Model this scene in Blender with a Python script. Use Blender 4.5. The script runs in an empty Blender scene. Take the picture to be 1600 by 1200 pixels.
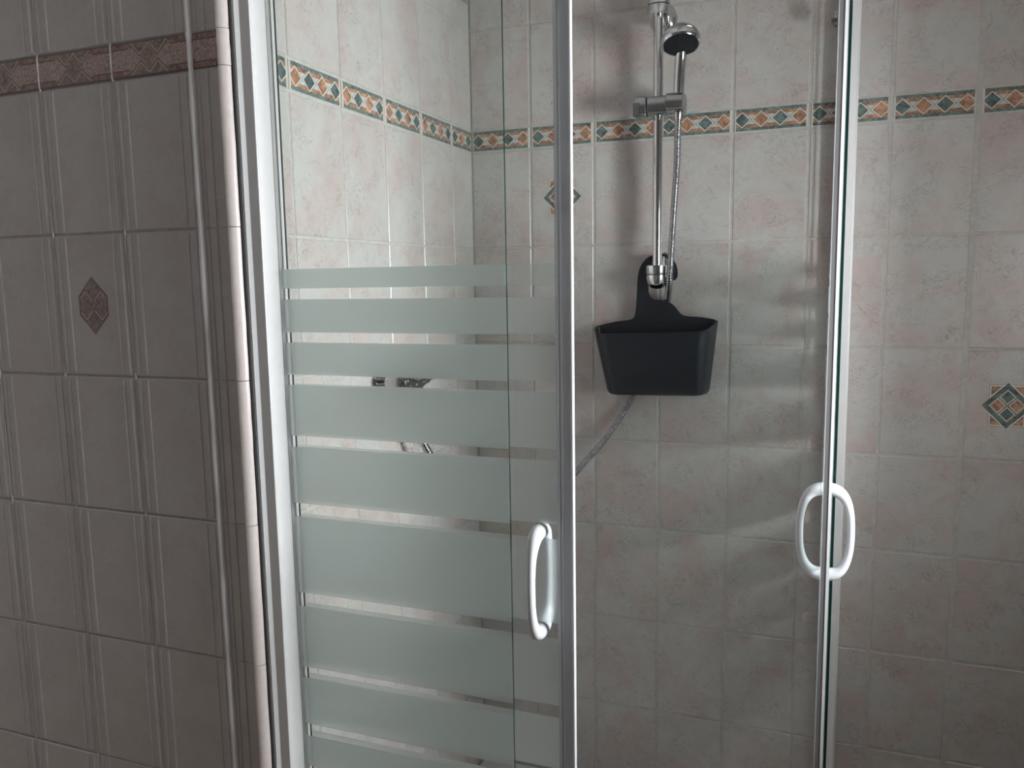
import bpy, bmesh, math, random
from mathutils import Matrix, Vector, Euler
random.seed(7)
C = bpy.context.scene.collection
sc = bpy.context.scene
U = 0.168          # one tile pitch in metres
Z0 = 1.33          # height of the reference joint above the floor
PI = math.pi
def P(x, y, z): return Vector((x*U, y*U, z*U+Z0))

# ------------------------------------------------------------------ camera, light, exposure
cam = bpy.data.cameras.new('camera'); cam.sensor_width = 36; cam.lens = 28.542; cam.clip_start = 0.02
co = bpy.data.objects.new('camera', cam); C.objects.link(co)
R = Vector((0.93548931, 0.35297347, -0.01641582)); UP = Vector((-0.029944, 0.12547953, 0.99164421)); F = Vector((-0.35208395, 0.927181, -0.1279542))
m = Matrix(((R.x, UP.x, -F.x), (R.y, UP.y, -F.y), (R.z, UP.z, -F.z))).to_4x4()
m.translation = P(5.2081, -12.0252, 1.0062)
co.matrix_world = m
sc.camera = co
w = bpy.data.worlds.new('world'); sc.world = w; w.use_nodes = True
w.node_tree.nodes['Background'].inputs[0].default_value = (0.75, 0.85, 1.0, 1)
w.node_tree.nodes['Background'].inputs[1].default_value = 0.6
WIN = dict(y0=-6.7, y1=-3.75, z0=-0.75, z1=2.5, x=9.3, depth=2.0)
def area(name, loc, rot, sx, sy, e, col):
    l = bpy.data.lights.new(name, 'AREA'); l.shape = 'RECTANGLE'; l.size = sx; l.size_y = sy; l.energy = e; l.color = col
    o = bpy.data.objects.new(name, l); C.objects.link(o); o.location = loc; o.rotation_euler = rot
    return o
# daylight just outside the window in the right-hand wall
area('window_daylight', P(WIN['x']+WIN['depth']+0.35, (WIN['y0']+WIN['y1'])/2, (WIN['z0']+WIN['z1'])/2), (0, math.radians(90), 0),
     (WIN['z1']-WIN['z0'])*U, (WIN['y1']-WIN['y0'])*U, 78.0, (0.965, 0.98, 1.03))
sc.view_settings.view_transform = 'Standard'; sc.view_settings.look = 'None'
sc.view_settings.exposure = 0.0; sc.view_settings.gamma = 1.0; sc.view_settings.use_curve_mapping = False
sc.cycles.max_bounces = 12; sc.cycles.transparent_max_bounces = 24

# ------------------------------------------------------------------ node helpers
class N:
    """small expression builder over shader nodes"""
    def __init__(s, nt, sock): s.nt = nt; s.s = sock
    def _m(s, op, o=None, o2=None, clamp=False):
        n = s.nt.nodes.new('ShaderNodeMath'); n.operation = op; n.use_clamp = clamp
        s.nt.links.new(s.s, n.inputs[0])
        for i, q in ((1, o), (2, o2)):
            if q is None: continue
            if isinstance(q, N): s.nt.links.new(q.s, n.inputs[i])
            else: n.inputs[i].default_value = q
        return N(s.nt, n.outputs[0])
    def __add__(s, o): return s._m('ADD', o)
    def __sub__(s, o): return s._m('SUBTRACT', o)
    def __mul__(s, o): return s._m('MULTIPLY', o)
    def abs(s): return s._m('ABSOLUTE')
    def lt(s, o): return s._m('LESS_THAN', o)
    def gt(s, o): return s._m('GREATER_THAN', o)
    def mx(s, o): return s._m('MAXIMUM', o)
    def mn(s, o): return s._m('MINIMUM', o)
    def fl(s): return s._m('FLOOR')
    def mod(s, o): return s._m('FLOORED_MODULO', o)
    def inv(s): return (s*-1.0)+1.0
    def ramp(s, a, b):
        n = s.nt.nodes.new('ShaderNodeMapRange'); s.nt.links.new(s.s, n.inputs[0])
        n.inputs[1].default_value = a; n.inputs[2].default_value = b
        return N(s.nt, n.outputs[0])
def newmat(name):
    m = bpy.data.materials.new(name); m.use_nodes = True
    nt = m.node_tree; b = nt.nodes['Principled BSDF']
    return m, nt, b
def rgb(nt, c):
    n = nt.nodes.new('ShaderNodeRGB'); n.outputs[0].default_value = (*c, 1); return n.outputs[0]
def mix(nt, fac, a, b):
    n = nt.nodes.new('ShaderNodeMix'); n.data_type = 'RGBA'
    if isinstance(fac, N): nt.links.new(fac.s, n.inputs[0])
    elif isinstance(fac, (int, float)): n.inputs[0].default_value = fac
    else: nt.links.new(fac, n.inputs[0])
    for i, q in ((6, a), (7, b)):
        if isinstance(q, tuple): n.inputs[i].default_value = (*q, 1)
        else: nt.links.new(q, n.inputs[i])
    return n.outputs[2]
def coords(nt, rnd=0.0):
    t = nt.nodes.new('ShaderNodeTexCoord'); v = t.outputs['Object']
    if rnd:
        oi = nt.nodes.new('ShaderNodeObjectInfo')
        vm = nt.nodes.new('ShaderNodeVectorMath'); vm.operation = 'SCALE'; vm.inputs[0].default_value = (rnd, rnd*1.7, rnd*2.3)
        nt.links.new(oi.outputs['Random'], vm.inputs[3])
        va = nt.nodes.new('ShaderNodeVectorMath'); nt.links.new(v, va.inputs[0]); nt.links.new(vm.outputs[0], va.inputs[1])
        return v, va.outputs[0]
    return v, v
def noise(nt, vec, scale, detail=4, rough=0.55, dist=0.0, sv=None):
    if sv:
        mp = nt.nodes.new('ShaderNodeMapping'); mp.inputs['Scale'].default_value = sv; nt.links.new(vec, mp.inputs[0]); vec = mp.outputs[0]
    n = nt.nodes.new('ShaderNodeTexNoise'); n.inputs['Scale'].default_value = scale; n.inputs['Detail'].default_value = detail
    n.inputs['Roughness'].default_value = rough; n.inputs['Distortion'].default_value = dist
    nt.links.new(vec, n.inputs['Vector'])
    return N(nt, n.outputs[0])
def uvw(nt, v):
    s = nt.nodes.new('ShaderNodeSeparateXYZ'); nt.links.new(v, s.inputs[0])
    return N(nt, s.outputs[0])*(1/U), N(nt, s.outputs[1])*(1/U)
def bump(nt, b, h, strength, dist=0.001):
    n = nt.nodes.new('ShaderNodeBump'); n.inputs['Strength'].default_value = strength; n.inputs['Distance'].default_value = dist
    nt.links.new(h.s, n.inputs['Height']); nt.links.new(n.outputs[0], b.inputs['Normal'])

def marble(nt, vr, base, pink, vein, dark_amt=0.75):
    c = mix(nt, noise(nt, vr, 8, 5, 0.6, 0.6).ramp(0.44, 0.60), base, pink)
    c = mix(nt, noise(nt, vr, 30, 5, 0.7, 0.4).ramp(0.40, 0.72)*0.30, c, tuple(min(1, q*1.16) for q in base))
    v1 = (noise(nt, vr, 24, 6, 0.65, 2.2)-0.5).abs().ramp(0.018, 0.0)
    gate = noise(nt, vr, 19, 2, 0.5).ramp(0.44, 0.60)
    c = mix(nt, (v1*gate)*dark_amt, c, vein)
    v2 = (noise(nt, vr, 70, 5, 0.7, 1.5)-0.5).abs().ramp(0.022, 0.0)
    gate2 = noise(nt, vr, 33, 2, 0.5).ramp(0.46, 0.58)
    c = mix(nt, (v2*gate2)*(dark_amt*0.55), c, vein)
    return c
def tile_base(b, nt, vr):
    b.inputs['Roughness'].default_value = 0.28
    b.inputs['IOR'].default_value = 1.5
    bump(nt, b, noise(nt, vr, 22, 3, 0.5), 0.10, 0.002)
BASE = (0.490, 0.475, 0.455); PINK = (0.480, 0.405, 0.382); VEIN = (0.22, 0.175, 0.15)
GRN = (0.100, 0.140, 0.130); ORG = (0.37, 0.195, 0.120); WHT = (0.62, 0.60, 0.56)

def mat_tile():
    m, nt, b = newmat('marbled_tile'); v, vr = coords(nt, 3.0)
    nt.links.new(marble(nt, vr, BASE, PINK, VEIN), b.inputs['Base Color']); tile_base(b, nt, vr); return m
def tint(nt, vr, c, amt=0.55, sc_=55):
    a = tuple(q*0.42 for q in c); bb = tuple(min(1, q*1.5+0.02) for q in c)
    return mix(nt, noise(nt, vr, sc_, 5, 0.7, 1.0).ramp(0.35, 0.66), a, bb)
def mat_medallion():
    m, nt, b = newmat('medallion_tile'); v, vr = coords(nt, 3.0)
    c = marble(nt, vr, BASE, PINK, VEIN)
    x, y = uvw(nt, v)
    ax, ay = x.abs(), y.abs()
    # rectangle behind
    r = (ax-0.212).mx(ay-0.277)
    c = mix(nt, r.lt(0.0), c, VEIN); c = mix(nt, r.lt(-0.007), c, WHT)
    org = tint(nt, vr, ORG); grn = tint(nt, vr, GRN)
    c = mix(nt, r.lt(-0.022), c, org)
    p = x*(1/0.295)+y*(1/0.302); q = x*(1/0.295)-y*(1/0.302)
    d = p.abs().mx(q.abs())
    c = mix(nt, (d.lt(1.07))*(r.lt(0.0)), c, WHT)
    c = mix(nt, d.lt(1.0), c, grn); c = mix(nt, d.lt(0.79), c, tint(nt, vr, (0.22, 0.21, 0.18)))
    pp = (p.abs()-0.375).abs().mx((q.abs()-0.375).abs())
    c = mix(nt, pp.lt(0.325), c, WHT)
    sgn = (p*q).gt(0.0)
    c = mix(nt, pp.lt(0.275), c, mix(nt, sgn, grn, org))
    c = mix(nt, d.lt(0.05), c, org)
    nt.links.new(c, b.inputs['Base Color']); tile_base(b, nt, vr); return m
def mat_border(name, phase, pitch=0.25, off=0.5):
    """strip of green and orange diamonds; local x along the strip"""
    m, nt, b = newmat(name); v, vr = coords(nt, 3.0)
    x, y = uvw(nt, v); ay = y.abs()
    xs = (x+off)*(1/pitch)
    cell = xs.fl(); f = (xs-cell)-0.5
    odd = (cell+phase).mod(2.0).gt(0.5)
    grn = tint(nt, vr, GRN, sc_=70); org = tint(nt, vr, ORG, sc_=60)
    c = mix(nt, 0.0, (0.50, 0.52, 0.50), (0.5, 0.5, 0.5))
    # thin crossing lines between the diamonds
    fx = (xs+0.5); g = (fx-fx.fl())-0.5
    c = mix(nt, ((g.abs()*0.262-ay).abs()).lt(0.0045), c, (0.16, 0.15, 0.14))
    c = mix(nt, ay.gt(0.060), c, org)
    c = mix(nt, ay.gt(0.102), c, tint(nt, vr, (0.14, 0.18, 0.165), sc_=90))
    d = f.abs()*(1/0.47)+ay*(1/0.110)
    c = mix(nt, d.lt(1.0), c, WHT)
    c = mix(nt, d.lt(0.86), c, mix(nt, odd, grn, org))
    e = (x.abs()-0.455).mx(ay-0.146)
    c = mix(nt, e.gt(0.0), c, (0.54, 0.52, 0.48))
    nt.links.new(c, b.inputs['Base Color']); tile_base(b, nt, vr); return m
def mat_plain_front():
    m, nt, b = newmat('ribbed_tile'); v, vr = coords(nt, 3.0)
    nt.links.new(marble(nt, vr, (0.56, 0.53, 0.51), (0.53, 0.49, 0.475), (0.30, 0.26, 0.24), 0.35), b.inputs['Base Color']); tile_base(b, nt, vr); return m
def mat_front_medallion():
    m, nt, b = newmat('ribbed_medallion_tile'); v, vr = coords(nt, 3.0)
    c = marble(nt, vr, (0.56, 0.53, 0.51), (0.53, 0.49, 0.475), (0.30, 0.26, 0.24), 0.35)
    x, y = uvw(nt, v); ax, ay = x.abs(), y.abs()
    hexd = (ax-0.2).mx((ax*1.01+ay)-0.302)
    brown = (0.22, 0.13, 0.11); infill = tint(nt, vr, (0.30, 0.215, 0.195), sc_=200)
    c = mix(nt, hexd.lt(0.0), c, brown); c = mix(nt, hexd.lt(-0.018), c, infill)
    tri = ((ax-0.105).abs()*-1.0)+0.160
    dd = (ay-tri)
    c = mix(nt, dd.gt(0.0)*hexd.lt(-0.018), c, tint(nt, vr, (0.28, 0.215, 0.185), sc_=120))
    c = mix(nt, (dd-0.008).abs().lt(0.009)*hexd.lt(-0.01), c, brown)
    c = mix(nt, ((dd+0.012).abs().lt(0.009))*ax.gt(0.012)*ax.lt(0.178), c, (0.50, 0.46, 0.44))
    c = mix(nt, (((ax+ay)-0.045).abs().lt(0.007)), c, brown)
    nt.links.new(c, b.inputs['Base Color']); tile_base(b, nt, vr); return m
def mat_front_border():
    m, nt, b = newmat('brown_border_tile'); v, vr = coords(nt, 3.0)
    x, y = uvw(nt, v); ax, ay = x.abs(), y.abs()
    c = tint(nt, vr, (0.46, 0.34, 0.31), sc_=260)
    c = mix(nt, ay.gt(0.105), c, tint(nt, vr, (0.33, 0.20, 0.17), sc_=90))
    c = mix(nt, (ay-0.100).abs().lt(0.006)*ax.gt(0.25), c, (0.17, 0.10, 0.085))
    h = ((ax-0.105).abs()*0.95)+0.035
    dd = ay-h
    inside = ax.lt(0.225)
    c = mix(nt, dd.gt(0.0)*inside, c, tint(nt, vr, (0.29, 0.215, 0.19), sc_=120))
    c = mix(nt, (ax+ay*1.0).lt(0.10), c, tint(nt, vr, (0.31, 0.22, 0.18), sc_=120))
    c = mix(nt, ((dd+0.016).abs().lt(0.007))*inside, c, (0.16, 0.09, 0.075))
    c = mix(nt, (dd.abs().lt(0.009))*inside*ay.gt(0.038), c, (0.52, 0.46, 0.43))
    c = mix(nt, ay.gt(0.150), c, (0.14, 0.10, 0.095))
    nt.links.new(c, b.inputs['Base Color']); tile_base(b, nt, vr); return m
def simple(name, col, rough=0.5, metal=0.0, ior=1.5, nscale=0, namt=0.0, bstr=0.0):
    m, nt, b = newmat(name); b.inputs['Roughness'].default_value = rough; b.inputs['Metallic'].default_value = metal; b.inputs['IOR'].default_value = ior
    v, vr = coords(nt, 0)
    if nscale:
        n = noise(nt, v, nscale, 4, 0.6)
        nt.links.new(mix(nt, n.ramp(0.3, 0.7), tuple(q*(1-namt) for q in col), tuple(min(1, q*(1+namt)) for q in col)), b.inputs['Base Color'])
        if bstr: bump(nt, b, n, bstr, 0.0006)
    else: b.inputs['Base Color'].default_value = (*col, 1)
    return m
def mat_glass():
    m = bpy.data.materials.new('clear_glass'); m.use_nodes = True; nt = m.node_tree; nt.nodes.clear()
    out = nt.nodes.new('ShaderNodeOutputMaterial'); tr = nt.nodes.new('ShaderNodeBsdfTransparent'); gl = nt.nodes.new('ShaderNodeBsdfGlossy')
    tr.inputs[0].default_value = (0.955, 0.965, 0.958, 1); gl.inputs['Roughness'].default_value = 0.02; gl.inputs[0].default_value = (1, 1, 1, 1)
    # slab: two faces each pass most of the light; Fresnel share is reflected
    fr = nt.nodes.new('ShaderNodeFresnel'); fr.inputs[0].default_value = 1.45
    geo = nt.nodes.new('ShaderNodeNewGeometry')
    ms = nt.nodes.new('ShaderNodeMixShader')
    f = N(nt, fr.outputs[0])*(N(nt, geo.outputs['Backfacing']).inv())
    nt.links.new(f.s, ms.inputs[0]); nt.links.new(tr.outputs[0], ms.inputs[1]); nt.links.new(gl.outputs[0], ms.inputs[2])
    nt.links.new(ms.outputs[0], out.inputs[0]); return m
def mat_edge():
    return simple('green_glass_edge', (0.004, 0.022, 0.018), 0.12)
def mat_frost(clear=0.22):
    m = bpy.data.materials.new('etched_glass'); m.use_nodes = True; nt = m.node_tree; nt.nodes.clear()
    out = nt.nodes.new('ShaderNodeOutputMaterial'); tl = nt.nodes.new('ShaderNodeBsdfTranslucent'); df = nt.nodes.new('ShaderNodeBsdfDiffuse'); tr = nt.nodes.new('ShaderNodeBsdfTransparent')
    tl.inputs[0].default_value = (1.0, 1.0, 1.0, 1); df.inputs[0].default_value = (0.74, 0.80, 0.785, 1); tr.inputs[0].default_value = (0.94, 0.975, 0.965, 1)
    a = nt.nodes.new('ShaderNodeMixShader'); a.inputs[0].default_value = 0.14
    nt.links.new(tl.outputs[0], a.inputs[1]); nt.links.new(df.outputs[0], a.inputs[2])
    rf = nt.nodes.new('ShaderNodeBsdfRefraction'); rf.inputs['Color'].default_value = (0.965, 1.0, 1.0, 1); rf.inputs['Roughness'].default_value = 0.42; rf.inputs['IOR'].default_value = 1.3
    b = nt.nodes.new('ShaderNodeMixShader'); b.inputs[0].default_value = 0.74
    nt.links.new(a.outputs[0], b.inputs[1]); nt.links.new(rf.outputs[0], b.inputs[2])
    c = nt.nodes.new('ShaderNodeMixShader'); c.inputs[0].default_value = clear
    nt.links.new(b.outputs[0], c.inputs[1]); nt.links.new(tr.outputs[0], c.inputs[2]); nt.links.new(c.outputs[0], out.inputs[0]); return m
def mat_seal():
    m, nt, b = newmat('translucent_seal_plastic')
    b.inputs['Base Color'].default_value = (0.74, 0.75, 0.78, 1); b.inputs['Roughness'].default_value = 0.2
    tr = nt.nodes.new('ShaderNodeBsdfTransparent'); tr.inputs[0].default_value = (0.8, 0.83, 0.86, 1)
    ms = nt.nodes.new('ShaderNodeMixShader'); ms.inputs[0].default_value = 0.42
    nt.links.new(b.outputs[0], ms.inputs[1]); nt.links.new(tr.outputs[0], ms.inputs[2]); nt.links.new(ms.outputs[0], nt.nodes['Material Output'].inputs[0]); return m
def mat_water():
    m, nt, b = newmat('water'); b.inputs['Base Color'].default_value = (1, 1, 1, 1); b.inputs['Roughness'].default_value = 0.02
    b.inputs['IOR'].default_value = 1.33; b.inputs['Transmission Weight'].default_value = 1.0; return m

M = dict(tile=mat_tile(), med=mat_medallion(), ftile=mat_plain_front(), fmed=mat_front_medallion(), fbord=mat_front_border(),
         bord_b=mat_border('diamond_border_tile', 0.0), bord_l=mat_border('diamond_border_tile_side', 1.0),
         grout=simple('grout', (0.46, 0.44, 0.41), 0.9, nscale=60, namt=0.12, bstr=0.4), fgrout=simple('dark_grout', (0.46, 0.41, 0.39), 0.9, nscale=50, namt=0.2, bstr=0.5),
         plaster=simple('plaster', (0.50, 0.48, 0.46), 0.8, nscale=20, namt=0.03), ceil=simple('ceiling_paint', (0.66, 0.65, 0.63), 0.8, nscale=20, namt=0.03),
         floor=simple('floor_tile', (0.36, 0.25, 0.19), 0.35, nscale=8, namt=0.15), trim=simple('ceramic_trim', (0.62, 0.55, 0.52), 0.35, nscale=90, namt=0.05, bstr=0.2),
         glass=mat_glass(), edge=mat_edge(), frost=mat_frost(), frost2=mat_frost(0.72), seal=mat_seal(), water=mat_water(),
         alu=simple('satin_white_aluminium', (0.74, 0.74, 0.73), 0.38, nscale=60, namt=0.02), white=simple('white_plastic', (0.68, 0.69, 0.71), 0.16),
         chrome=simple('chrome', (0.62, 0.62, 0.63), 0.09, 1.0), dchrome=simple('dull_chrome', (0.42, 0.42, 0.43), 0.22, 1.0, nscale=40, namt=0.12),
         black=simple('black_rubber', (0.008, 0.009, 0.011), 0.5), anthr=simple('anthracite_plastic', (0.014, 0.017, 0.023), 0.42, nscale=120, namt=0.15, bstr=0.15),
         dgrey=simple('dark_grey_plastic', (0.16, 0.155, 0.155), 0.4), hosem=simple('hose_chrome', (0.38, 0.38, 0.40), 0.14, 1.0), bead=simple('filler_and_lit_edge', (0.84, 0.82, 0.82), 0.15), gap=simple('black_sealant', (0.02, 0.018, 0.018), 0.9), tray=simple('white_acrylic', (0.72, 0.72, 0.71), 0.2), wood=simple('white_window_frame', (0.75, 0.75, 0.73), 0.4))

# ------------------------------------------------------------------ object helpers
def link(name, me, mat, parent=None, loc=None, rot=None, smooth=False, bev=0):
    o = bpy.data.objects.new(name, me); C.objects.link(o)
    if mat is not None and not me.materials:
        for q in (mat if isinstance(mat, (list, tuple)) else [mat]): me.materials.append(q)
    if loc is not None: o.location = loc
    if rot is not None: o.rotation_euler = rot
    if parent: o.parent = parent
    if smooth:
        for p in me.polygons: p.use_smooth = True
    return o
def from_bm(name, bm, mat, parent=None, smooth=False, **k):
    bmesh.ops.recalc_face_normals(bm, faces=bm.faces)
    me = bpy.data.meshes.new(name); bm.to_mesh(me); bm.free()
    return link(name, me, mat, parent, smooth=smooth, **k)
def box(bm, x0, x1, y0, y1, z0, z1, mi=0):
    vs = [bm.verts.new(P(x, y, z)) for x in (x0, x1) for y in (y0, y1) for z in (z0, z1)]
    fs = []
    for f in ((0, 1, 3, 2), (4, 6, 7, 5), (0, 4, 5, 1), (2, 3, 7, 6), (0, 2, 6, 4), (1, 5, 7, 3)):
        q = bm.faces.new([vs[i] for i in f]); q.material_index = mi; fs.append(q)
    return vs, fs
def boxobj(name, b, mat, parent=None, bevel=0.0, seg=2):
    bm = bmesh.new(); box(bm, *b)
    if bevel: bmesh.ops.bevel(bm, geom=list(bm.edges), offset=bevel*U, segments=seg, affect='EDGES', profile=0.6)
    return from_bm(name, bm, mat, parent, smooth=False)
def tag(o, label=None, cat=None, group=None, kind=None):
    if label: o['label'] = label
    if cat: o['category'] = cat
    if group: o['group'] = group
    if kind: o['kind'] = kind
    return o
def empty(name, loc, label, cat, group=None):
    o = bpy.data.objects.new(name, None); C.objects.link(o); o.location = loc; o.empty_display_size = 0.05
    return tag(o, label, cat, group)
def keep(o, parent):      # parent without moving
    o.parent = parent; o.matrix_parent_inverse = Matrix.Translation(parent.location).inverted()
    return o
def frames(pts):
    T = []
    for i in range(len(pts)):
        a = pts[max(0, i-1)]; b = pts[min(len(pts)-1, i+1)]; T.append((b-a).normalized())
    n = T[0].orthogonal().normalized(); out = []
    for t in T:
        n = (n-t*n.dot(t)).normalized(); out.append((t, n, t.cross(n)))
    return out
def tube(bm, pts, rad, seg=12, caps=True, flat=None):
    """pts in tile units (x,y,z); rad list or number in tile units; flat=(a,b) squash"""
    pts = [P(*p) for p in pts]; fr = frames(pts); rings = []
    for i, (p, (t, n, bn)) in enumerate(zip(pts, fr)):
        r = (rad[i] if isinstance(rad, (list, tuple)) else rad)*U
        rings.append([bm.verts.new(p+n*math.cos(2*PI*k/seg)*r+bn*math.sin(2*PI*k/seg)*r) for k in range(seg)])
    for a, b in zip(rings, rings[1:]):
        for k in range(seg): bm.faces.new((a[k], a[(k+1) % seg], b[(k+1) % seg], b[k]))
    if caps:
        bm.faces.new(rings[0][::-1]); bm.faces.new(rings[-1])
    return rings
def lathe(bm, origin, axis, prof, seg=32, mi=0):
    """prof: list of (distance along axis, radius) in tile units"""
    o = P(*origin); a = Vector(axis).normalized(); n = a.orthogonal().normalized(); b = a.cross(n); rings = []
    for t, r in prof:
        if r < 1e-5: rings.append([bm.verts.new(o+a*t*U)])
        else: rings.append([bm.verts.new(o+a*t*U+(n*math.cos(2*PI*k/seg)+b*math.sin(2*PI*k/seg))*r*U) for k in range(seg)])
    for A, B in zip(rings, rings[1:]):
        for k in range(seg):
            j = (k+1) % seg
            q = [A[0]] if len(A) == 1 else [A[k], A[j]]
            r = [B[0]] if len(B) == 1 else [B[j], B[k]]
            if len(q)+len(r) > 2:
                f = bm.faces.new(q+r); f.material_index = mi
    if len(rings[0]) > 1: bm.faces.new(rings[0][::-1]).material_index = mi
    if len(rings[-1]) > 1: bm.faces.new(rings[-1]).material_index = mi
def autosmooth(o, deg=40):
    for p in o.data.polygons: p.use_smooth = True
    bm = bmesh.new(); bm.from_mesh(o.data)
    for e in bm.edges:
        if len(e.link_faces) == 2 and e.calc_face_angle(0) > math.radians(deg): e.smooth = False
    bm.to_mesh(o.data); bm.free()
    return o

# ------------------------------------------------------------------ tiles
def tile_mesh(name, wd, ht, mat, th=0.05, bev=0.009, ribs=False):
    """face centred on the local origin, x right, y up, z out"""
    bm = bmesh.new(); hw, hh = wd/2, ht/2
    if not ribs:
        back = [(-hw, -hh, -th), (hw, -hh, -th), (hw, hh, -th), (-hw, hh, -th)]
        side = [(x, y, -bev*0.8) for x, y, z in back]
        fr = [(x-math.copysign(bev, x), y-math.copysign(bev, y), 0) for x, y, z in back]
        L = [[bm.verts.new(Vector(v)*U) for v in q] for q in (back, side, fr)]
        for a, b in zip(L, L[1:]):
            for k in range(4): bm.faces.new((a[k], a[(k+1) % 4], b[(k+1) % 4], b[k]))
        bm.faces.new(L[2]); bm.faces.new(L[0][::-1])
    else:
        prof = [(-hw, -th), (-hw, -0.012), (-hw+0.012, 0)]
        for c in (-hw+0.055, -hw+0.155, hw-0.155, hw-0.055):
            prof += [(c-0.018, 0), (c-0.006, 0.0075), (c+0.006, 0.0075), (c+0.018, 0)]
        prof += [(hw-0.012, 0), (hw, -0.012), (hw, -th)]
        rows = []
        for y, s in ((-hh, 0), (-hh+0.012, 1), (-hh+0.05, 1), (hh-0.05, 1), (hh-0.012, 1), (hh, 0)):
            rr = []
            for x, z in prof:
                zz = z
                if s == 0: zz = min(z, -0.012)
                elif abs(y) > hh-0.03 and z > 0: zz = 0
                rr.append(bm.verts.new(Vector((x, y, zz))*U))
            rows.append(rr)
        for a, b in zip(rows, rows[1:]):
            for k in range(len(prof)-1): bm.faces.new((a[k], a[k+1], b[k+1], b[k]))
    bmesh.ops.recalc_face_normals(bm, faces=bm.faces)
    me = bpy.data.meshes.new(name); bm.to_mesh(me); bm.free(); me.materials.append(mat)
    return me
_mc = {}
def get_tile(key, *a, **k):
    kk = (key, round(a[1], 3), round(a[2], 3))
    if kk not in _mc: _mc[kk] = tile_mesh(*a, **k)
    return _mc[kk]
def place(me, name, wall, u, v, depth, which, wob=0.0):
    """which wall: 'b' (faces -Y), 'l' (faces +X), 'f' (faces -Y in front)"""
    o = bpy.data.objects.new(name, me); C.objects.link(o)
    d = random.uniform(-wob, wob)
    if which == 'l':
        o.location = P(depth+d, u, v); o.rotation_euler = (PI/2, 0, PI/2)
    else:
        o.location = P(u, depth-d, v); o.rotation_euler = (PI/2, 0, 0)
    # hand-laid: each tile leans by a hair
    if wob: o.rotation_euler = (o.rotation_euler[0]+random.uniform(-.0016, .0016), o.rotation_euler[1], o.rotation_euler[2]+random.uniform(-.0022, .0022))
    o.parent = wall
    return o
FL = -Z0/U        # floor level in tile units
CE = (2.36-Z0)/U

# --- back wall of the shower, running on to the right
G = 0.034
wall_b = boxobj('wall_back', (-6.9, 10.7, 0.0085, 0.8, FL, CE), M['grout']); tag(wall_b, kind='structure')
colx = [0.025, 1.007, 2.0, 2.988, 3.996, 5.0, 6.007, 7.014, 8.02, 9.03]
gapw = {7: 0.062, 6: 0.04}
rowz = [-7.25, -5.779, -4.31, -2.825, -1.467, 0.0, 1.487, 2.971, 3.305, 4.795, CE]
colx = [-0.95]+colx
for i in range(len(colx)-1):
    a, b = colx[i], colx[i+1]
    ga = gapw.get(i-1, G); gb = gapw.get(i, G)
    x0, x1 = a+ga/2, b-gb/2
    for j in range(len(rowz)-1):
        if i == 0 and j < 9: continue
        z0, z1 = rowz[j]+G/2, rowz[j+1]-G/2
        border = abs(rowz[j]-2.971) < 1e-6
        if border:
            me = get_tile('bb', 'border_tile', 0.962, z1-z0+0.008, M['bord_b'])
            place(me, 'border_tile', wall_b, (x0+x1)/2, (z0+z1)/2, -0.004, 'b', 0.0008).scale = ((x1-x0)/0.962, 1, 1)
        else:
            med = (i == 2 and j == 6) or (i == 8 and j == 4)
            me = get_tile('m' if med else 'b', 'wall_tile', x1-x0, z1-z0, M['med'] if med else M['tile'])
            t = place(me, 'decorated_tile' if med else 'wall_tile', wall_b, (x0+x1)/2, (z0+z1)/2, 0.0, 'b', 0.0015)
            if med: t['label'] = 'tile with green and orange diamond medallion'

# --- left wall inside the shower
WT = 5.18
wall_l = boxobj('wall_left', (-0.099, 0.013, -5.56, 0.012, FL, WT-0.02), M['grout']); tag(wall_l, kind='structure')
coly = [0.0, 0.729, 1.729, 2.727, 3.718, 4.709, 5.56]
rowl = rowz[:-1]+[WT]
for i in range(len(coly)-1):
    y0, y1 = -coly[i+1]+G/2, -coly[i]-(G/2 if i else 0.012)
    for j in range(len(rowl)-1):
        z0, z1 = rowl[j]+G/2, rowl[j+1]-(G/2 if j < len(rowl)-2 else 0)
        if abs(rowl[j]-2.971) < 1e-6:
            me = tile_mesh('border_tile', y1-y0, z1-z0+0.008, M['bord_b' if i == 0 else 'bord_l'])
            if i == 0:      # cut piece: pattern counted from the other side
                for v in me.vertices: v.co.x -= (0.94-(y1-y0))/2*U
                place(me, 'border_tile', wall_l, (y0+y1)/2+(0.94-(y1-y0))/2, (z0+z1)/2, 0.029, 'l')
            elif i == 5:
                for v in me.vertices: v.co.x += (0.955-(y1-y0))/2*U
                place(me, 'border_tile', wall_l, (y0+y1)/2-(0.955-(y1-y0))/2, (z0+z1)/2, 0.029, 'l')
            else: place(me, 'border_tile', wall_l, (y0+y1)/2, (z0+z1)/2, 0.029, 'l', 0.0008)
        else:
            me = get_tile('l', 'wall_tile', y1-y0, z1-z0, M['tile'])
            place(me, 'wall_tile', wall_l, (y0+y1)/2, (z0+z1)/2, 0.025, 'l', 0.0015)

# --- dark recess above the left wall's ledge
ledge = boxobj('wall_recess', (-1.6, -1.2, -5.19, 0.012, WT-0.4, CE), M['plaster']); tag(ledge, kind='structure')
lt = boxobj('trim_2', (-1.2, 0.02, -5.19, -0.001, WT-0.02, WT), M['tile']); tag(lt, kind='structure')

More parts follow.
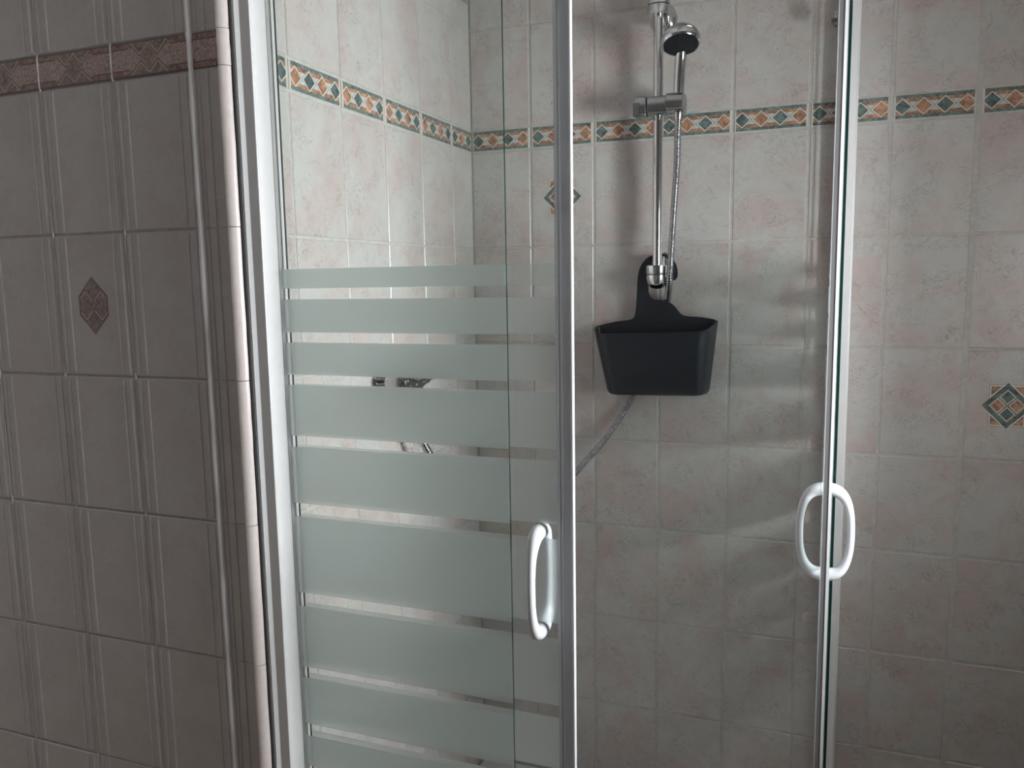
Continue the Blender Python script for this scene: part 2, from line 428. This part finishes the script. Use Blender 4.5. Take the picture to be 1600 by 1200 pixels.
# --- outer wall facing the room, left of the enclosure
YF = 5.62
wall_f = boxobj('wall_front', (-6.9, -0.10, -YF+0.011, -5.20, FL, CE), M['fgrout']); tag(wall_f, kind='structure')
colf = [-6.28, -5.30, -4.32, -3.341, -2.362, -1.382, -0.413, -0.069]
rowf = [FL, -7.22, -5.76, -4.296, -2.85, -1.386, 0.067, 1.543, 3.016, 3.346, 4.82, CE]
GF = 0.016
for i in range(len(colf)-1):
    x0, x1 = colf[i]+GF/2, colf[i+1]-(GF/2 if i < 6 else 0)
    for j in range(len(rowf)-1):
        z0, z1 = rowf[j]+GF/2, rowf[j+1]-GF/2
        dep = -YF+(0.010 if i == 6 else 0.0)
        cut = (i == 6)
        if abs(rowf[j]-3.016) < 1e-6:
            wd = (0.931 if cut else x1-x0)
            me = get_tile('fb', 'border_tile', x1-x0, z1-z0+0.01, M['fbord'])
            if cut and not me.get('shift'):
                me['shift'] = 1
                for v in me.vertices: v.co.x -= (1.10-(x1-x0))/2*U
            off = (1.10-(x1-x0))/2 if cut else 0
            place(me, 'border_tile', wall_f, (x0+x1)/2+off, (z0+z1)/2, dep-0.006, 'f', 0 if cut else 0.003)
        elif cut:
            key = ('fc', round(z1-z0, 3))
            if key not in _mc:
                bm = bmesh.new(); hw, hh = (x1-x0)/2, (z1-z0)/2
                prof = [(-hw, -0.08), (-hw, -0.012), (-hw+0.012, 0)]
                for c in (-hw+0.075, -hw+0.175): prof += [(c-0.016, 0), (c-0.005, 0.010), (c+0.005, 0.010), (c+0.016, 0)]
                prof += [(hw, 0), (hw, -0.08)]
                rr = [[bm.verts.new(Vector((x, y, z))*U) for x, z in prof] for y in (-hh, hh)]
                for k in range(len(prof)-1): bm.faces.new((rr[0][k], rr[0][k+1], rr[1][k+1], rr[1][k]))
                bmesh.ops.recalc_face_normals(bm, faces=bm.faces)
                me = bpy.data.meshes.new('wall_tile'); bm.to_mesh(me); bm.free(); me.materials.append(M['ftile']); _mc[key] = me
            place(_mc[key], 'wall_tile', wall_f, (x0+x1)/2, (z0+z1)/2, dep, 'f')
        else:
            med = (i == 4 and j == 6)
            me = get_tile('fm' if med else 'f', 'wall_tile', x1-x0, z1-z0, M['fmed'] if med else M['ftile'], ribs=True, th=0.08)
            t = place(me, 'decorated_tile' if med else 'wall_tile', wall_f, (x0+x1)/2, (z0+z1)/2, dep, 'f', 0.006)
            if med: t['label'] = 'ribbed tile with brown hexagonal medallion'

# pale filler bead standing proud in the last joint, and thin pale ones imitating lit tile edges in the other joints
for i, rr_ in ((6, 0.033), (5, 0.008), (4, 0.008), (3, 0.009)):
    bm = bmesh.new(); x = colf[i]; rnd = random.Random(i)
    zz = sorted([FL+(CE-FL)*k/60 for k in range(61) if not 2.95 < FL+(CE-FL)*k/60 < 3.40]+[3.0, 3.02, 3.1, 3.18, 3.26, 3.34, 3.36]); rings = []
    for z in zz:
        r0 = rr_*(1+rnd.uniform(-.2, .2))*(1.9 if 3.01 < z < 3.35 and i < 6 else 1); dx = rnd.uniform(-.002, .002)
        rings.append([bm.verts.new(P(x+dx+r0*math.cos(PI*k/6), -YF+0.012-(r0+0.002)*math.sin(PI*k/6)*(1.15 if i == 6 else 1.3), z)) for k in range(7)])
    for a, b in zip(rings, rings[1:]):
        for k in range(6): bm.faces.new((a[k], a[k+1], b[k+1], b[k]))
    o = from_bm('joint_bead', bm, M['bead'], smooth=True); o.parent = wall_f

# --- quarter-round ceramic edge at the wall corner, one piece per tile row
trim = bpy.data.objects.new('trim_1', None); C.objects.link(trim); trim.location = P(0, -YF, FL); tag(trim, kind='structure')
for j in range(len(rowf)-1):
    z0, z1 = rowf[j]+0.003, rowf[j+1]-0.003
    bm = bmesh.new(); prof = []
    for k in range(9):
        a = PI/2*k/8+PI/2*0
        prof.append((-0.068+0.090*math.sin(a), -YF+0.055-0.090*math.cos(a)))
    prof += [(0.022, -YF+0.10), (-0.068, -YF+0.10)]
    n = 8; rings = []
    for q in range(n+1):
        z = z0+(z1-z0)*q/n; j2 = random.uniform(-.0025, .0025)
        rings.append([bm.verts.new(P(x+j2, y, z)) for x, y in prof])
    for a, b in zip(rings, rings[1:]):
        for k in range(len(prof)): bm.faces.new((a[k], a[(k+1) % len(prof)], b[(k+1) % len(prof)], b[k]))
    bm.faces.new(rings[0]); bm.faces.new(rings[-1])
    o = from_bm('edge_trim', bm, M['trim'], smooth=False); autosmooth(o, 50); keep(o, trim)
sealant = boxobj('trim_3', (0.024, 0.036, -5.580, -5.554, FL+0.6, CE), M['gap']); tag(sealant, kind='structure')

# --- rest of the bathroom (out of frame)
boxobj('floor', (-6.9, 10.7, -16.6, 0.8, FL-0.3, FL), M['floor'])['kind'] = 'structure'
boxobj('ceiling', (-6.9, 10.7, -16.6, 0.8, CE, CE+0.3), M['ceil'])['kind'] = 'structure'
boxobj('wall_rear', (-6.9, 10.7, -16.6, -16.0, FL, CE), M['plaster'])['kind'] = 'structure'
boxobj('wall_outer_left', (-6.9, -6.3, -16.0, -5.60, FL, CE), M['plaster'])['kind'] = 'structure'
bm = bmesh.new(); W = WIN
box(bm, W['x'], W['x']+W['depth'], -16.0, W['y0'], FL, CE); box(bm, W['x'], W['x']+W['depth'], W['y1'], 0.012, FL, CE)
box(bm, W['x'], W['x']+W['depth'], W['y0'], W['y1'], FL, W['z0']); box(bm, W['x'], W['x']+W['depth'], W['y0'], W['y1'], W['z1'], CE)
from_bm('wall_right', bm, M['plaster'])['kind'] = 'structure'
win = bpy.data.objects.new('window_1', None); C.objects.link(win); win.location = P(W['x']+1.6, W['y0'], W['z0']); tag(win, kind='structure')
bm = bmesh.new(); xa, xb = W['x']+1.6, W['x']+1.9; y0, y1, z0, z1 = W['y0'], W['y1'], W['z0'], W['z1']
for b in ((xa, xb, y0, y0+.2, z0, z1), (xa, xb, y1-.2, y1, z0, z1), (xa, xb, y0+.2, y1-.2, z0, z0+.2), (xa, xb, y0+.2, y1-.2, z1-.2, z1)): box(bm, *b)
keep(from_bm('window_frame', bm, M['wood']), win)
keep(boxobj('window_pane', (xa+.14, xa+.17, y0+.2, y1-.2, z0+.2, z1-.2), M['glass']), win)

# ------------------------------------------------------------------ shower enclosure
STR = [(0.951, 1.14), (0.520, 0.844), (0.100, 0.417), (-0.520, -0.004), (-1.218, -0.633), (-2.167, -1.360), (-2.976, -2.320), (-3.613, -3.100), (-4.09, -3.754), (-4.42, -4.20), (-4.62, -4.54)]
ZB, ZT = FL+1.0, 4.62
def pane(axis, a0, a1, c, z0, z1, parent, name='glass_pane', th=0.030, stripe_margin=(0.0, 0.0)):
    """glass slab. axis 'x' runs along x at y=c (front); 'y' runs along y at x=c (side)."""
    bm = bmesh.new(); h = th/2
    b = (a0, a1, c-h, c+h, z0, z1) if axis == 'x' else (c-h, c+h, a0, a1, z0, z1)
    vs, fs = box(bm, *b)
    for f in fs:
        n = f.normal if f.normal.length else None
        f.normal_update()
        big = abs(f.normal.y) > .9 if axis == 'x' else abs(f.normal.x) > .9
        f.material_index = 0 if big else 1
    o = from_bm(name, bm, [M['glass'], M['edge']])
    return keep(o, parent)
def strip_children(axis, a0, a1, c, parent, root):
    # parent (a pane) has identity basis with a parent-inverse; stripes share world coordinates with it
    for z0, z1 in STR:
        b = (a0, a1, c-0.003, c+0.003, z0, z1) if axis == 'x' else (c-0.003, c+0.003, a0, a1, z0, z1)
        o = boxobj('frosted_stripe', b, M['frost2' if (root is not encl_ref[0] and z1 > 1.0) else 'frost']); o.parent = parent
encl_ref = [None]
encl = empty('shower_enclosure', P(5.3, -5.3, FL), 'corner shower enclosure with white wall profiles, fixed glass panels and a top rail', 'shower enclosure')
encl_ref[0] = encl
YFX, YSL = -5.295, -5.195      # fixed and sliding planes of the front
XFX, XSL = 5.415, 5.325        # fixed and sliding planes of the side

def profile_ext(name, pts, z0, z1, mat, parent):
    bm = bmesh.new(); A = [bm.verts.new(P(x, y, z0)) for x, y in pts]; B = [bm.verts.new(P(x, y, z1)) for x, y in pts]; n = len(pts)
    for k in range(n): bm.faces.new((A[k], A[(k+1) % n], B[(k+1) % n], B[k]))
    bm.faces.new(A[::-1]); bm.faces.new(B)
    o = from_bm(name, bm, mat)
    if parent: keep(o, parent)
    return o
# wall profile on the left wall: channel with two grooves, then the flat main box
y = -5.50
ptsL = [(0.030, -5.12), (0.030, -5.553), (0.046, -5.553), (0.047, -5.549), (0.050, -5.549), (0.051, -5.552), (0.062, -5.552), (0.100, -5.524), (0.203, -5.522), (0.210, -5.520), (0.214, -5.512), (0.208, -5.505), (0.214, -5.498), (0.214, -5.315), (0.206, -5.315), (0.206, -5.275), (0.214, -5.275), (0.214, -5.23), (0.20, -5.22), (0.20, -5.12)]
tag(profile_ext('wall_profile', ptsL, ZB-0.1, ZT, M['alu'], encl), 'white aluminium channel on the left wall')
# the same on the back wall, for the side panel
ptsR = [(5.345, -0.001), (5.60, -0.001), (5.60, -0.02), (5.592, -0.025), (5.592, -0.065), (5.578, -0.07), (5.578, -0.18), (5.572, -0.19), (5.45, -0.19), (5.45, -0.18), (5.375, -0.18), (5.375, -0.19), (5.345, -0.19)]
tag(profile_ext('wall_profile', ptsR, ZB-0.1, ZT, M['alu'], encl), 'white aluminium channel on the back wall')
g1 = pane('x', 0.190, 2.617, YFX, ZB, ZT, encl, 'fixed_glass_panel'); strip_children('x', 0.235, 2.600, YFX+0.0185, g1, encl)
g2 = pane('y', -2.600, -0.150, XFX, ZB, ZT, encl, 'fixed_glass_panel'); strip_children('y', -2.590, -0.200, XFX-0.0185, g2, encl)
for nm, z0, z1 in (('top_rail', ZT, ZT+0.24), ('bottom_rail', ZB-0.22, ZB)):
    bm = bmesh.new(); box(bm, 0.035, 5.52, -5.40, -5.13, z0, z1); keep(from_bm(nm, bm, M['alu']), encl)
    bm = bmesh.new(); box(bm, 5.25, 5.52, -5.13, -0.02, z0, z1); keep(from_bm(nm, bm, M['alu']), encl)
bm = bmesh.new(); box(bm, 5.235, 5.535, -5.415, -5.115, ZT-0.02, ZT+0.26); keep(from_bm('corner_joint', bm, M['white']), encl)
tray = boxobj('shower_tray', (0.04, 5.62, -5.56, -0.01, FL, ZB-0.22), M['tray'], bevel=0.05); tag(tray, 'low white shower tray under the glass enclosure', 'shower tray')

def handle(axis, a, c, zc, parent, name='handle'):
    """closed bow through the glass: an outer and an inner arc"""
    HH, D = 0.475, 0.250
    for sgn in (-1, 1):
        pts = []; rad = []
        n = 26
        for k in range(n+1):
            t = -PI/2+PI*k/n
            cz = math.copysign(abs(math.sin(t))**0.82, math.sin(t))*HH
            dd = (abs(math.cos(t))**0.75)*D
            off = sgn*(0.012+dd)
            pts.append((a, c+off, zc+cz) if axis == 'x' else (c+off, a, zc+cz))
            rad.append(0.040+0.032*abs(math.sin(t))**3)
        bm = bmesh.new(); tube(bm, pts, rad, 16)
        # a small round foot where it meets the glass
        for s in (-1, 1):
            o0 = (a, c+sgn*0.016, zc+s*HH) if axis == 'x' else (c+sgn*0.016, a, zc+s*HH)
            lathe(bm, o0, (0, sgn, 0) if axis == 'x' else (sgn, 0, 0), [(0, 0.074), (0.03, 0.074), (0.06, 0.066), (0.09, 0.03)], 20)
        o = from_bm(name, bm, M['white'], smooth=True); keep(o, parent)
ZH = -1.765
# front sliding door
d1 = empty('sliding_shower_door', P(1.7, YSL, ZB), 'sliding glass shower door with frosted stripes facing the camera, slid open to the left', 'shower door')
p1 = pane('x', 0.250, 3.085, YSL, ZB, ZT, d1); strip_children('x', 0.262, 3.05, YSL+0.0185, p1, d1)
sealx = [(0.000, 0.030), (0.000, 0.038), (0.022, 0.038), (0.026, 0.030), (0.040, 0.030), (0.044, 0.040), (0.052, 0.040), (0.056, 0.030), (0.100, 0.034), (0.128, 0.034), (0.140, 0.040)]
def seal_profile(axis, a0, c, sgn, parent):
    """ribbed push-on seal: soft grey body; closing lip is a separate bright strip"""
    L = [(a0+sgn*t, h) for t, h in sealx]
    pts = [(a, c-h) for a, h in L]+[(a, c+h) for a, h in reversed(L)]
    if axis == 'y': pts = [(b, a) for a, b in pts]
    o = profile_ext('edge_seal', pts, ZB, ZT, M['seal'], parent); tag(o, 'ribbed grey plastic edge seal')
    if axis == 'y':
        tag(keep(boxobj('seal_lip', (c-0.048, c-0.040, a0-0.152, a0-0.02, ZB, ZT), M['seal']), parent), 'thin pale sealing lip')
        tag(keep(boxobj('magnet_strip', (c-0.038, c+0.008, a0-0.150, a0-0.142, ZB, ZT), M['dgrey']), parent), 'dark grey magnet strip')
        tag(keep(boxobj('closing_strip', (c+0.012, c+0.038, a0-0.156, a0-0.142, ZB, ZT), M['alu']), parent), 'pale closing strip')
        return
    e0, e1 = sorted((a0+sgn*0.140, a0+sgn*0.152))
    b = (e0, e1, c-0.047, c+0.020, ZB, ZT) if axis == 'x' else (c-0.047, c+0.047, e0, e1, ZB, ZT)
    tag(keep(boxobj('closing_strip', b, M['white']), parent), 'bright white closing strip')
seal_profile('x', 3.045, YSL, 1, d1)
handle('x', 2.862, YSL, ZH, d1)
# side sliding door
d2 = empty('sliding_shower_door', P(XSL, -1.7, ZB), 'sliding glass shower door seen edge on at right, slid back to the tiled wall', 'shower door')
p2 = pane('y', -3.085, -0.235, XSL, ZB, ZT, d2); strip_children('y', -3.05, -0.25, XSL-0.0185, p2, d2)
seal_profile('y', -3.045, XSL+0.015, -1, d2)
handle('y', -2.862, XSL+0.005, ZH, d2)
for dd, ax in ((d1, 'x'), (d2, 'y')):
    for a in (0.42, 2.7):
        bm = bmesh.new()
        if ax == 'x': lathe(bm, (a, YSL+0.02, ZT-0.16), (0, 1, 0), [(0, .11), (.05, .11), (.06, .08), (.09, .08)], 20)
        else: lathe(bm, (XSL-0.02, -a, 4.22), (-1, 0, 0), [(0, .10), (.04, .10), (.05, .07), (.07, .07)], 20)
        autosmooth(keep(from_bm('roller', bm, M['dchrome']), dd))
# droplets on the front door, around the mixer
bm = bmesh.new(); rnd = random.Random(3)
for k in range(70):
    gx = rnd.gauss(1.62, 0.20); z = rnd.choice([rnd.uniform(-0.02, 0.11), rnd.uniform(-0.64, -0.50)]); r = rnd.uniform(0.004, 0.011)
    q = P(gx, YSL+0.0225, z)
    res = bmesh.ops.create_icosphere(bm, subdivisions=1, radius=r*U, matrix=Matrix.Translation(q) @ Matrix.Diagonal((1, .5, 1.2, 1)))
dr = from_bm('water_droplets', bm, M['water'], smooth=True); keep(dr, d1); dr['kind'] = 'stuff'

# ------------------------------------------------------------------ slide rail
RX, RY, RR = 3.020, -0.36, 0.066
rail = empty('shower_rail', P(RX, 0, 1.0), 'chrome shower rail fixed upright on the back wall between two brackets', 'shower rail')
bm = bmesh.new(); lathe(bm, (RX, RY, 1.05), (0, 0, 1), [(0, RR), (3.60, RR)], 32); autosmooth(keep(from_bm('rail_tube', bm, M['chrome']), rail))
def bracket(zc, up):
    """zc: seam height; up=+1 cap above, -1 cap below"""
    bm = bmesh.new()
    body = [(0.0, 0.150), (0.02, 0.156), (0.115, 0.156), (0.125, 0.145), (0.125, 0.07)]
    cap = [(0.0, 0.152), (0.06, 0.152), (0.13, 0.134), (0.18, 0.09), (0.200, 0.03), (0.203, 0.0)]
    lathe(bm, (RX, RY, zc), (0, 0, -up), body, 32)
    b = autosmooth(keep(from_bm('bracket', bm, M['chrome']), rail))
    bm = bmesh.new(); lathe(bm, (RX, RY, zc+up*0.012), (0, 0, up), cap, 32)
    c = autosmooth(from_bm('bracket_cap', bm, M['chrome'])); c.parent = b
    # neck to the wall and oval wall plate
    bm = bmesh.new(); rings = []
    for t, hw, hh, dz in ((0.0, .150, .215, .10), (0.05, .150, .215, .10), (0.08, .135, .195, .09), (0.13, .088, .09, .03), (0.205, .088, .09, .03), (0.215, .14, .17, .09), (0.25, .14, .17, .09), (0.34, .12, .10, 0.0)):
        rings.append([bm.verts.new(P(RX+0.05+hw*math.cos(2*PI*k/28)-0.03*min(1, t/.3), -0.0-t, zc-up*dz+hh*math.sin(2*PI*k/28))) for k in range(28)])
    for a, bb in zip(rings, rings[1:]):
        for k in range(28): bm.faces.new((a[k], a[(k+1) % 28], bb[(k+1) % 28], bb[k]))
    bm.faces.new(rings[0]); bm.faces.new(rings[-1])
    w_ = autosmooth(from_bm('wall_plate', bm, M['chrome'])); w_.parent = b
    bm = bmesh.new(); lathe(bm, (RX, RY, zc), (0, 0, up), [(0, 0.140), (0.013, 0.140)], 32)
    s_ = from_bm('seam_ring', bm, M['black']); s_.parent = b
bracket(1.045, -1); bracket(4.68, 1)
# sliding holder
hb = lambda x0, x1, m_, nm, r=0.13, h=0.135: None
def hold(x0, x1, nm, mat, tilt=0.0, hy=0.125, hz=0.130, cy=-0.425):
    bm = bmesh.new(); n = 24; rings = []
    for x in (x0, x0+0.008, x1-0.008, x1):
        k_ = 0.94 if x in (x0, x1) else 1.0
        rings.append([bm.verts.new(P(x, cy+hy*k_*math.copysign(abs(math.cos(2*PI*k/n))**0.6, math.cos(2*PI*k/n)), 3.345+tilt*(x-RX)+hz*k_*math.copysign(abs(math.sin(2*PI*k/n))**0.6, math.sin(2*PI*k/n)))) for k in range(n)])
    for a, b in zip(rings, rings[1:]):
        for k in range(n): bm.faces.new((a[k], a[(k+1) % n], b[(k+1) % n], b[k]))
    bm.faces.new(rings[0]); bm.faces.new(rings[-1])
    return autosmooth(keep(from_bm(nm, bm, mat), rail))
hold(2.895, 3.165, 'rail_slider', M['dchrome'])
hold(2.725, 2.885, 'slider_knob', M['dchrome'], hy=0.135, hz=0.145)
hold(3.175, 3.405, 'head_holder', M['dchrome'], hy=0.20, cy=-0.49)
# chunky notch on the knob
bm = bmesh.new(); box(bm, 2.715, 2.80, -0.60, -0.52, 3.21, 3.38); keep(from_bm('knob_lever', bm, M['chrome']), rail)

# ------------------------------------------------------------------ hand shower
hs = empty('hand_shower', P(3.34, -0.55, 3.2), 'chrome round hand shower with dark spray face, held on the rail', 'hand shower')
bm = bmesh.new()
pts = [(3.335, -0.56, 3.40), (3.335, -0.56, 3.46), (3.336, -0.565, 3.50), (3.345, -0.57, 3.70), (3.36, -0.585, 3.88), (3.375, -0.62, 4.02), (3.385, -0.68, 4.12)]
tube(bm, pts, [0.060, 0.070, 0.072, 0.076, 0.078, 0.082, 0.085], 20)
autosmooth(keep(from_bm('shower_handle', bm, M['chrome']), hs), 60)
nrm = Vector((0.10, -0.36, -0.93)).normalized(); hc = (3.395, -0.80, 4.045)
bm = bmesh.new(); lathe(bm, hc, nrm, [(-0.235, 0.0), (-0.225, 0.08), (-0.19, 0.165), (-0.13, 0.228), (-0.075, 0.252), (-0.070, 0.247), (-0.064, 0.256), (-0.02, 0.262), (0.02, 0.250), (0.035, 0.236), (0.030, 0.225), (0.01, 0.222)], 48)
hd = autosmooth(keep(from_bm('shower_head', bm, M['chrome']), hs), 35)
bm = bmesh.new(); lathe(bm, hc, nrm, [(0.012, 0.223), (0.026, 0.220), (0.032, 0.19), (0.034, 0.0)], 48)
sf = autosmooth(from_bm('spray_face', bm, M['black'])); sf.parent = hd; sf['label'] = 'dark grey spray face with nozzles'
bm = bmesh.new(); t1 = nrm.orthogonal().normalized(); t2 = nrm.cross(t1)
for ring, cnt in ((0.06, 6), (0.11, 12), (0.16, 18), (0.20, 24)):
    for k in range(cnt):
        q = Vector(hc)+(t1*math.cos(2*PI*k/cnt)+t2*math.sin(2*PI*k/cnt))*ring+nrm*0.030
        lathe(bm, q, nrm, [(0, 0.0075), (0.012, 0.006)], 6)
nz = from_bm('nozzles', bm, M['anthr']); nz.parent = hd; nz['kind'] = 'stuff'
bm = bmesh.new(); lathe(bm, (3.325, -0.52, 3.24), (0, 0.02, -1), [(0, .062), (.06, .062), (.08, .055), (.12, .050)], 20)
autosmooth(keep(from_bm('hose_nut', bm, M['dchrome']), hs))

# ------------------------------------------------------------------ hose
raw = [(3.325, -0.52, 3.16), (3.315, -0.50, 2.90), (3.300, -0.45, 2.52), (3.252, -0.42, 1.82), (3.229, -0.45, 1.29), (3.208, -0.44, 0.97), (3.14, -0.16, 0.715), (3.10, -0.085, 0.58), (2.98, -0.062, 0.15), (2.815, -0.062, -0.29), (2.581, -0.10, -0.825), (2.273, -0.25, -1.352),
       (2.013, -0.4, -1.681), (1.784, -0.55, -1.958), (1.58, -0.8, -2.109), (1.331, -1.1, -2.168), (1.065, -1.45, -2.117), (0.764, -1.9, -1.895), (0.521, -2.3, -1.564), (0.40, -2.6, -1.18), (0.37, -2.70, -0.90), (0.37, -2.72, -0.62)]
V = [Vector(p) for p in raw]
def cr(p0, p1, p2, p3, t): return 0.5*((2*p1)+(-p0+p2)*t+(2*p0-5*p1+4*p2-p3)*t*t+(-p0+3*p1-3*p2+p3)*t**3)
dense = []
for i in range(len(V)-1):
    p0 = V[max(0, i-1)]; p3 = V[min(len(V)-1, i+2)]
    for k in range(60): dense.append(cr(p0, V[i], V[i+1], p3, k/60))
dense.append(V[-1])
cum = [0]
for a, b in zip(dense, dense[1:]): cum.append(cum[-1]+(b-a).length)
pitch = 0.036; nst = int(cum[-1]/(pitch/4)); pts = []; rad = []; j = 0
for s in range(nst+1):
    L = cum[-1]*s/nst
    while j < len(cum)-2 and cum[j+1] < L: j += 1
    f = (L-cum[j])/max(1e-9, cum[j+1]-cum[j]); p = dense[j].lerp(dense[j+1], f); pts.append(tuple(p)); rad.append((0.046, 0.051, 0.046, 0.035)[s % 4])
bm = bmesh.new(); tube(bm, pts, rad, 12)
hose = from_bm('shower_hose', bm, M['hosem'], smooth=True)
tag(hose, 'ribbed chrome shower hose hanging down behind the black caddy to the mixer', 'shower hose')

# ------------------------------------------------------------------ hanging caddy
caddy = empty('shower_caddy', P(2.95, -0.2, -0.7), 'black plastic shower caddy hooked over the lower rail bracket', 'shower caddy')
def rrect(x0, x1, yb, yf, rb, rf, lean, zb, zf, n=7):
    """back edge at yb, front at yf (more negative)"""
    out = []
    def arc(cx, cy, r, a0, a1):
        for k in range(n+1):
            a = a0+(a1-a0)*k/n; out.append((cx+r*math.cos(a), cy+r*math.sin(a)))
    arc(x1-rb, yb-rb, rb, PI/2, 0); arc(x1-rf*1.25, yf+rf, rf, 0, -PI/2); arc(x0+rf, yf+rf, rf, -PI/2, -PI); arc(x0+rb, yb-rb, rb, PI, PI/2)
    return out
def caddy_ring(t, ins):
    """t=0 bottom, 1 top"""
    x0 = 2.25+(2.075-2.25)*t+ins; x1 = 3.76+(3.868-3.76)*t-ins
    yb = -0.185-ins; yf = -0.52+(-0.70+0.52)*t+ins
    rf = (0.13+0.05*t)-ins*.6; rb = 0.06-ins*.5
    pts = rrect(x0, x1, yb, yf, rb, rf, 0, 0, 0)
    out = []
    for x, y in pts:
        u_ = (x-x0)/(x1-x0); back = (y-yf)/(yb-yf)
        zt = (0.285+(0.375-0.285)*u_+0.045*math.sin(PI*min(1, max(0, u_))))*back + (0.212+0.045*u_-0.015*math.sin(PI*min(1, max(0, u_))))*(1-back)
        x += (1-back)*(0.10*(1-u_)-0.03*u_)
        zl = -0.705+0.028*u_
        out.append((x, y, zl+(zt-zl)*t))
    return out
bm = bmesh.new(); rings = []
lev = [0.0, 0.02, 0.06, 0.2, 0.45, 0.7, 0.9, 0.985, 1.0]
def addring(t, ins): rings.append([bm.verts.new(P(*p)) for p in caddy_ring(t, ins)])
addring(0.0, 0.07)
for t in (0.008, 0.03, 0.075): addring(t, {0.008: 0.035, 0.03: 0.012, 0.075: 0.0}[t])
for t in lev[3:]: addring(t, 0.0)
for t in (1.0, 0.9, 0.7, 0.45, 0.2, 0.06): addring(t, 0.022)
n = len(rings[0])
for a, b in zip(rings, rings[1:]):
    for k in range(n): bm.faces.new((a[k], a[(k+1) % n], b[(k+1) % n], b[k]))
bm.faces.new(rings[0][::-1]); bm.faces.new(rings[-1])
autosmooth(keep(from_bm('basket', bm, M['anthr']), caddy), 45)
plate = [(2.05, 0.24), (2.073, 0.285), (2.211, 0.323), (2.406, 0.362), (2.56, 0.381), (2.62, 0.395), (2.655, 0.425), (2.670, 0.476), (2.682, 0.56), (2.688, 0.663), (2.695, 0.80), (2.701, 0.942), (2.708, 1.02), (2.721, 1.09), (2.745, 1.16), (2.78, 1.215), (2.831, 1.272), (2.88, 1.300),
         (2.94, 1.325), (3.00, 1.338), (3.063, 1.339), (3.125, 1.325), (3.182, 1.29), (3.225, 1.245), (3.256, 1.189), (3.278, 1.12), (3.285, 1.061), (3.284, 1.02), (3.274, 0.985), (3.252, 0.958), (3.225, 0.950), (3.198, 0.955), (3.176, 0.975), (3.162, 1.01), (3.148, 1.055), (3.128, 1.10), (3.10, 1.14), (3.06, 1.172), (3.018, 1.185), (2.965, 1.175), (2.925, 1.141), (2.895, 1.09), (2.877, 1.03),
         (2.868, 0.96), (2.862, 0.88), (2.862, 0.801), (2.871, 0.76), (2.89, 0.722), (2.92, 0.695), (2.956, 0.68), (3.00, 0.676), (3.04, 0.674), (3.085, 0.670), (3.132, 0.655), (3.18, 0.632), (3.225, 0.600), (3.262, 0.560), (3.299, 0.512), (3.325, 0.480), (3.355, 0.457), (3.39, 0.444), (3.428, 0.438), (3.55, 0.432), (3.663, 0.420), (3.79, 0.398), (3.855, 0.372), (3.84, 0.30), (3.70, -0.3), (2.25, -0.35)]
from mathutils.geometry import tessellate_polygon
bm = bmesh.new(); th = 0.026; yb = -0.172
pp = [P(x, 0, z) for x, z in plate]
tri = tessellate_polygon([pp])
A = [bm.verts.new(P(x, yb, z)) for x, z in plate]; B = [bm.verts.new(P(x, yb-th, z)) for x, z in plate]
for t in tri:
    bm.faces.new([A[i] for i in t]); bm.faces.new([B[i] for i in reversed(t)])
for k in range(len(plate)): bm.faces.new((A[k], A[(k+1) % len(plate)], B[(k+1) % len(plate)], B[k]))
keep(from_bm('hanger_plate', bm, M['anthr']), caddy)

# ------------------------------------------------------------------ mixer tap on the left wall
tap = empty('mixer_tap', P(0.03, -2.95, -0.25), 'chrome shower mixer on the left wall, blurred behind the frosted glass', 'mixer tap')
bm = bmesh.new(); lathe(bm, (0.36, -3.34, -0.24), (0, 1, 0), [(0, .06), (.02, .11), (.12, .115), (.14, .145), (.62, .145), (.64, .115), (.83, .11), (.85, .06)], 28)
autosmooth(keep(from_bm('mixer_body', bm, M['dchrome']), tap))
for yy in (-2.98, -2.56):
    bm = bmesh.new(); lathe(bm, (0.026, yy+(0.06 if yy < -3 else -0.06), -0.26), (1, 0, 0), [(0, .20), (.02, .20), (.06, .12), (.08, .075), (.34, .075)], 28)
    autosmooth(keep(from_bm('wall_flange', bm, M['chrome']), tap))
bm = bmesh.new(); tube(bm, [(0.46, -2.95, -0.20), (0.60, -2.95, -0.15), (0.85, -2.94, -0.10)], [.06, .045, .035], 14)
autosmooth(keep(from_bm('lever', bm, M['chrome']), tap), 60)
bm = bmesh.new(); lathe(bm, (0.37, -2.72, -0.34), (0, 0, -1), [(0, .07), (.12, .07), (.14, .055), (.32, .05)], 20)
autosmooth(keep(from_bm('hose_outlet', bm, M['chrome']), tap))
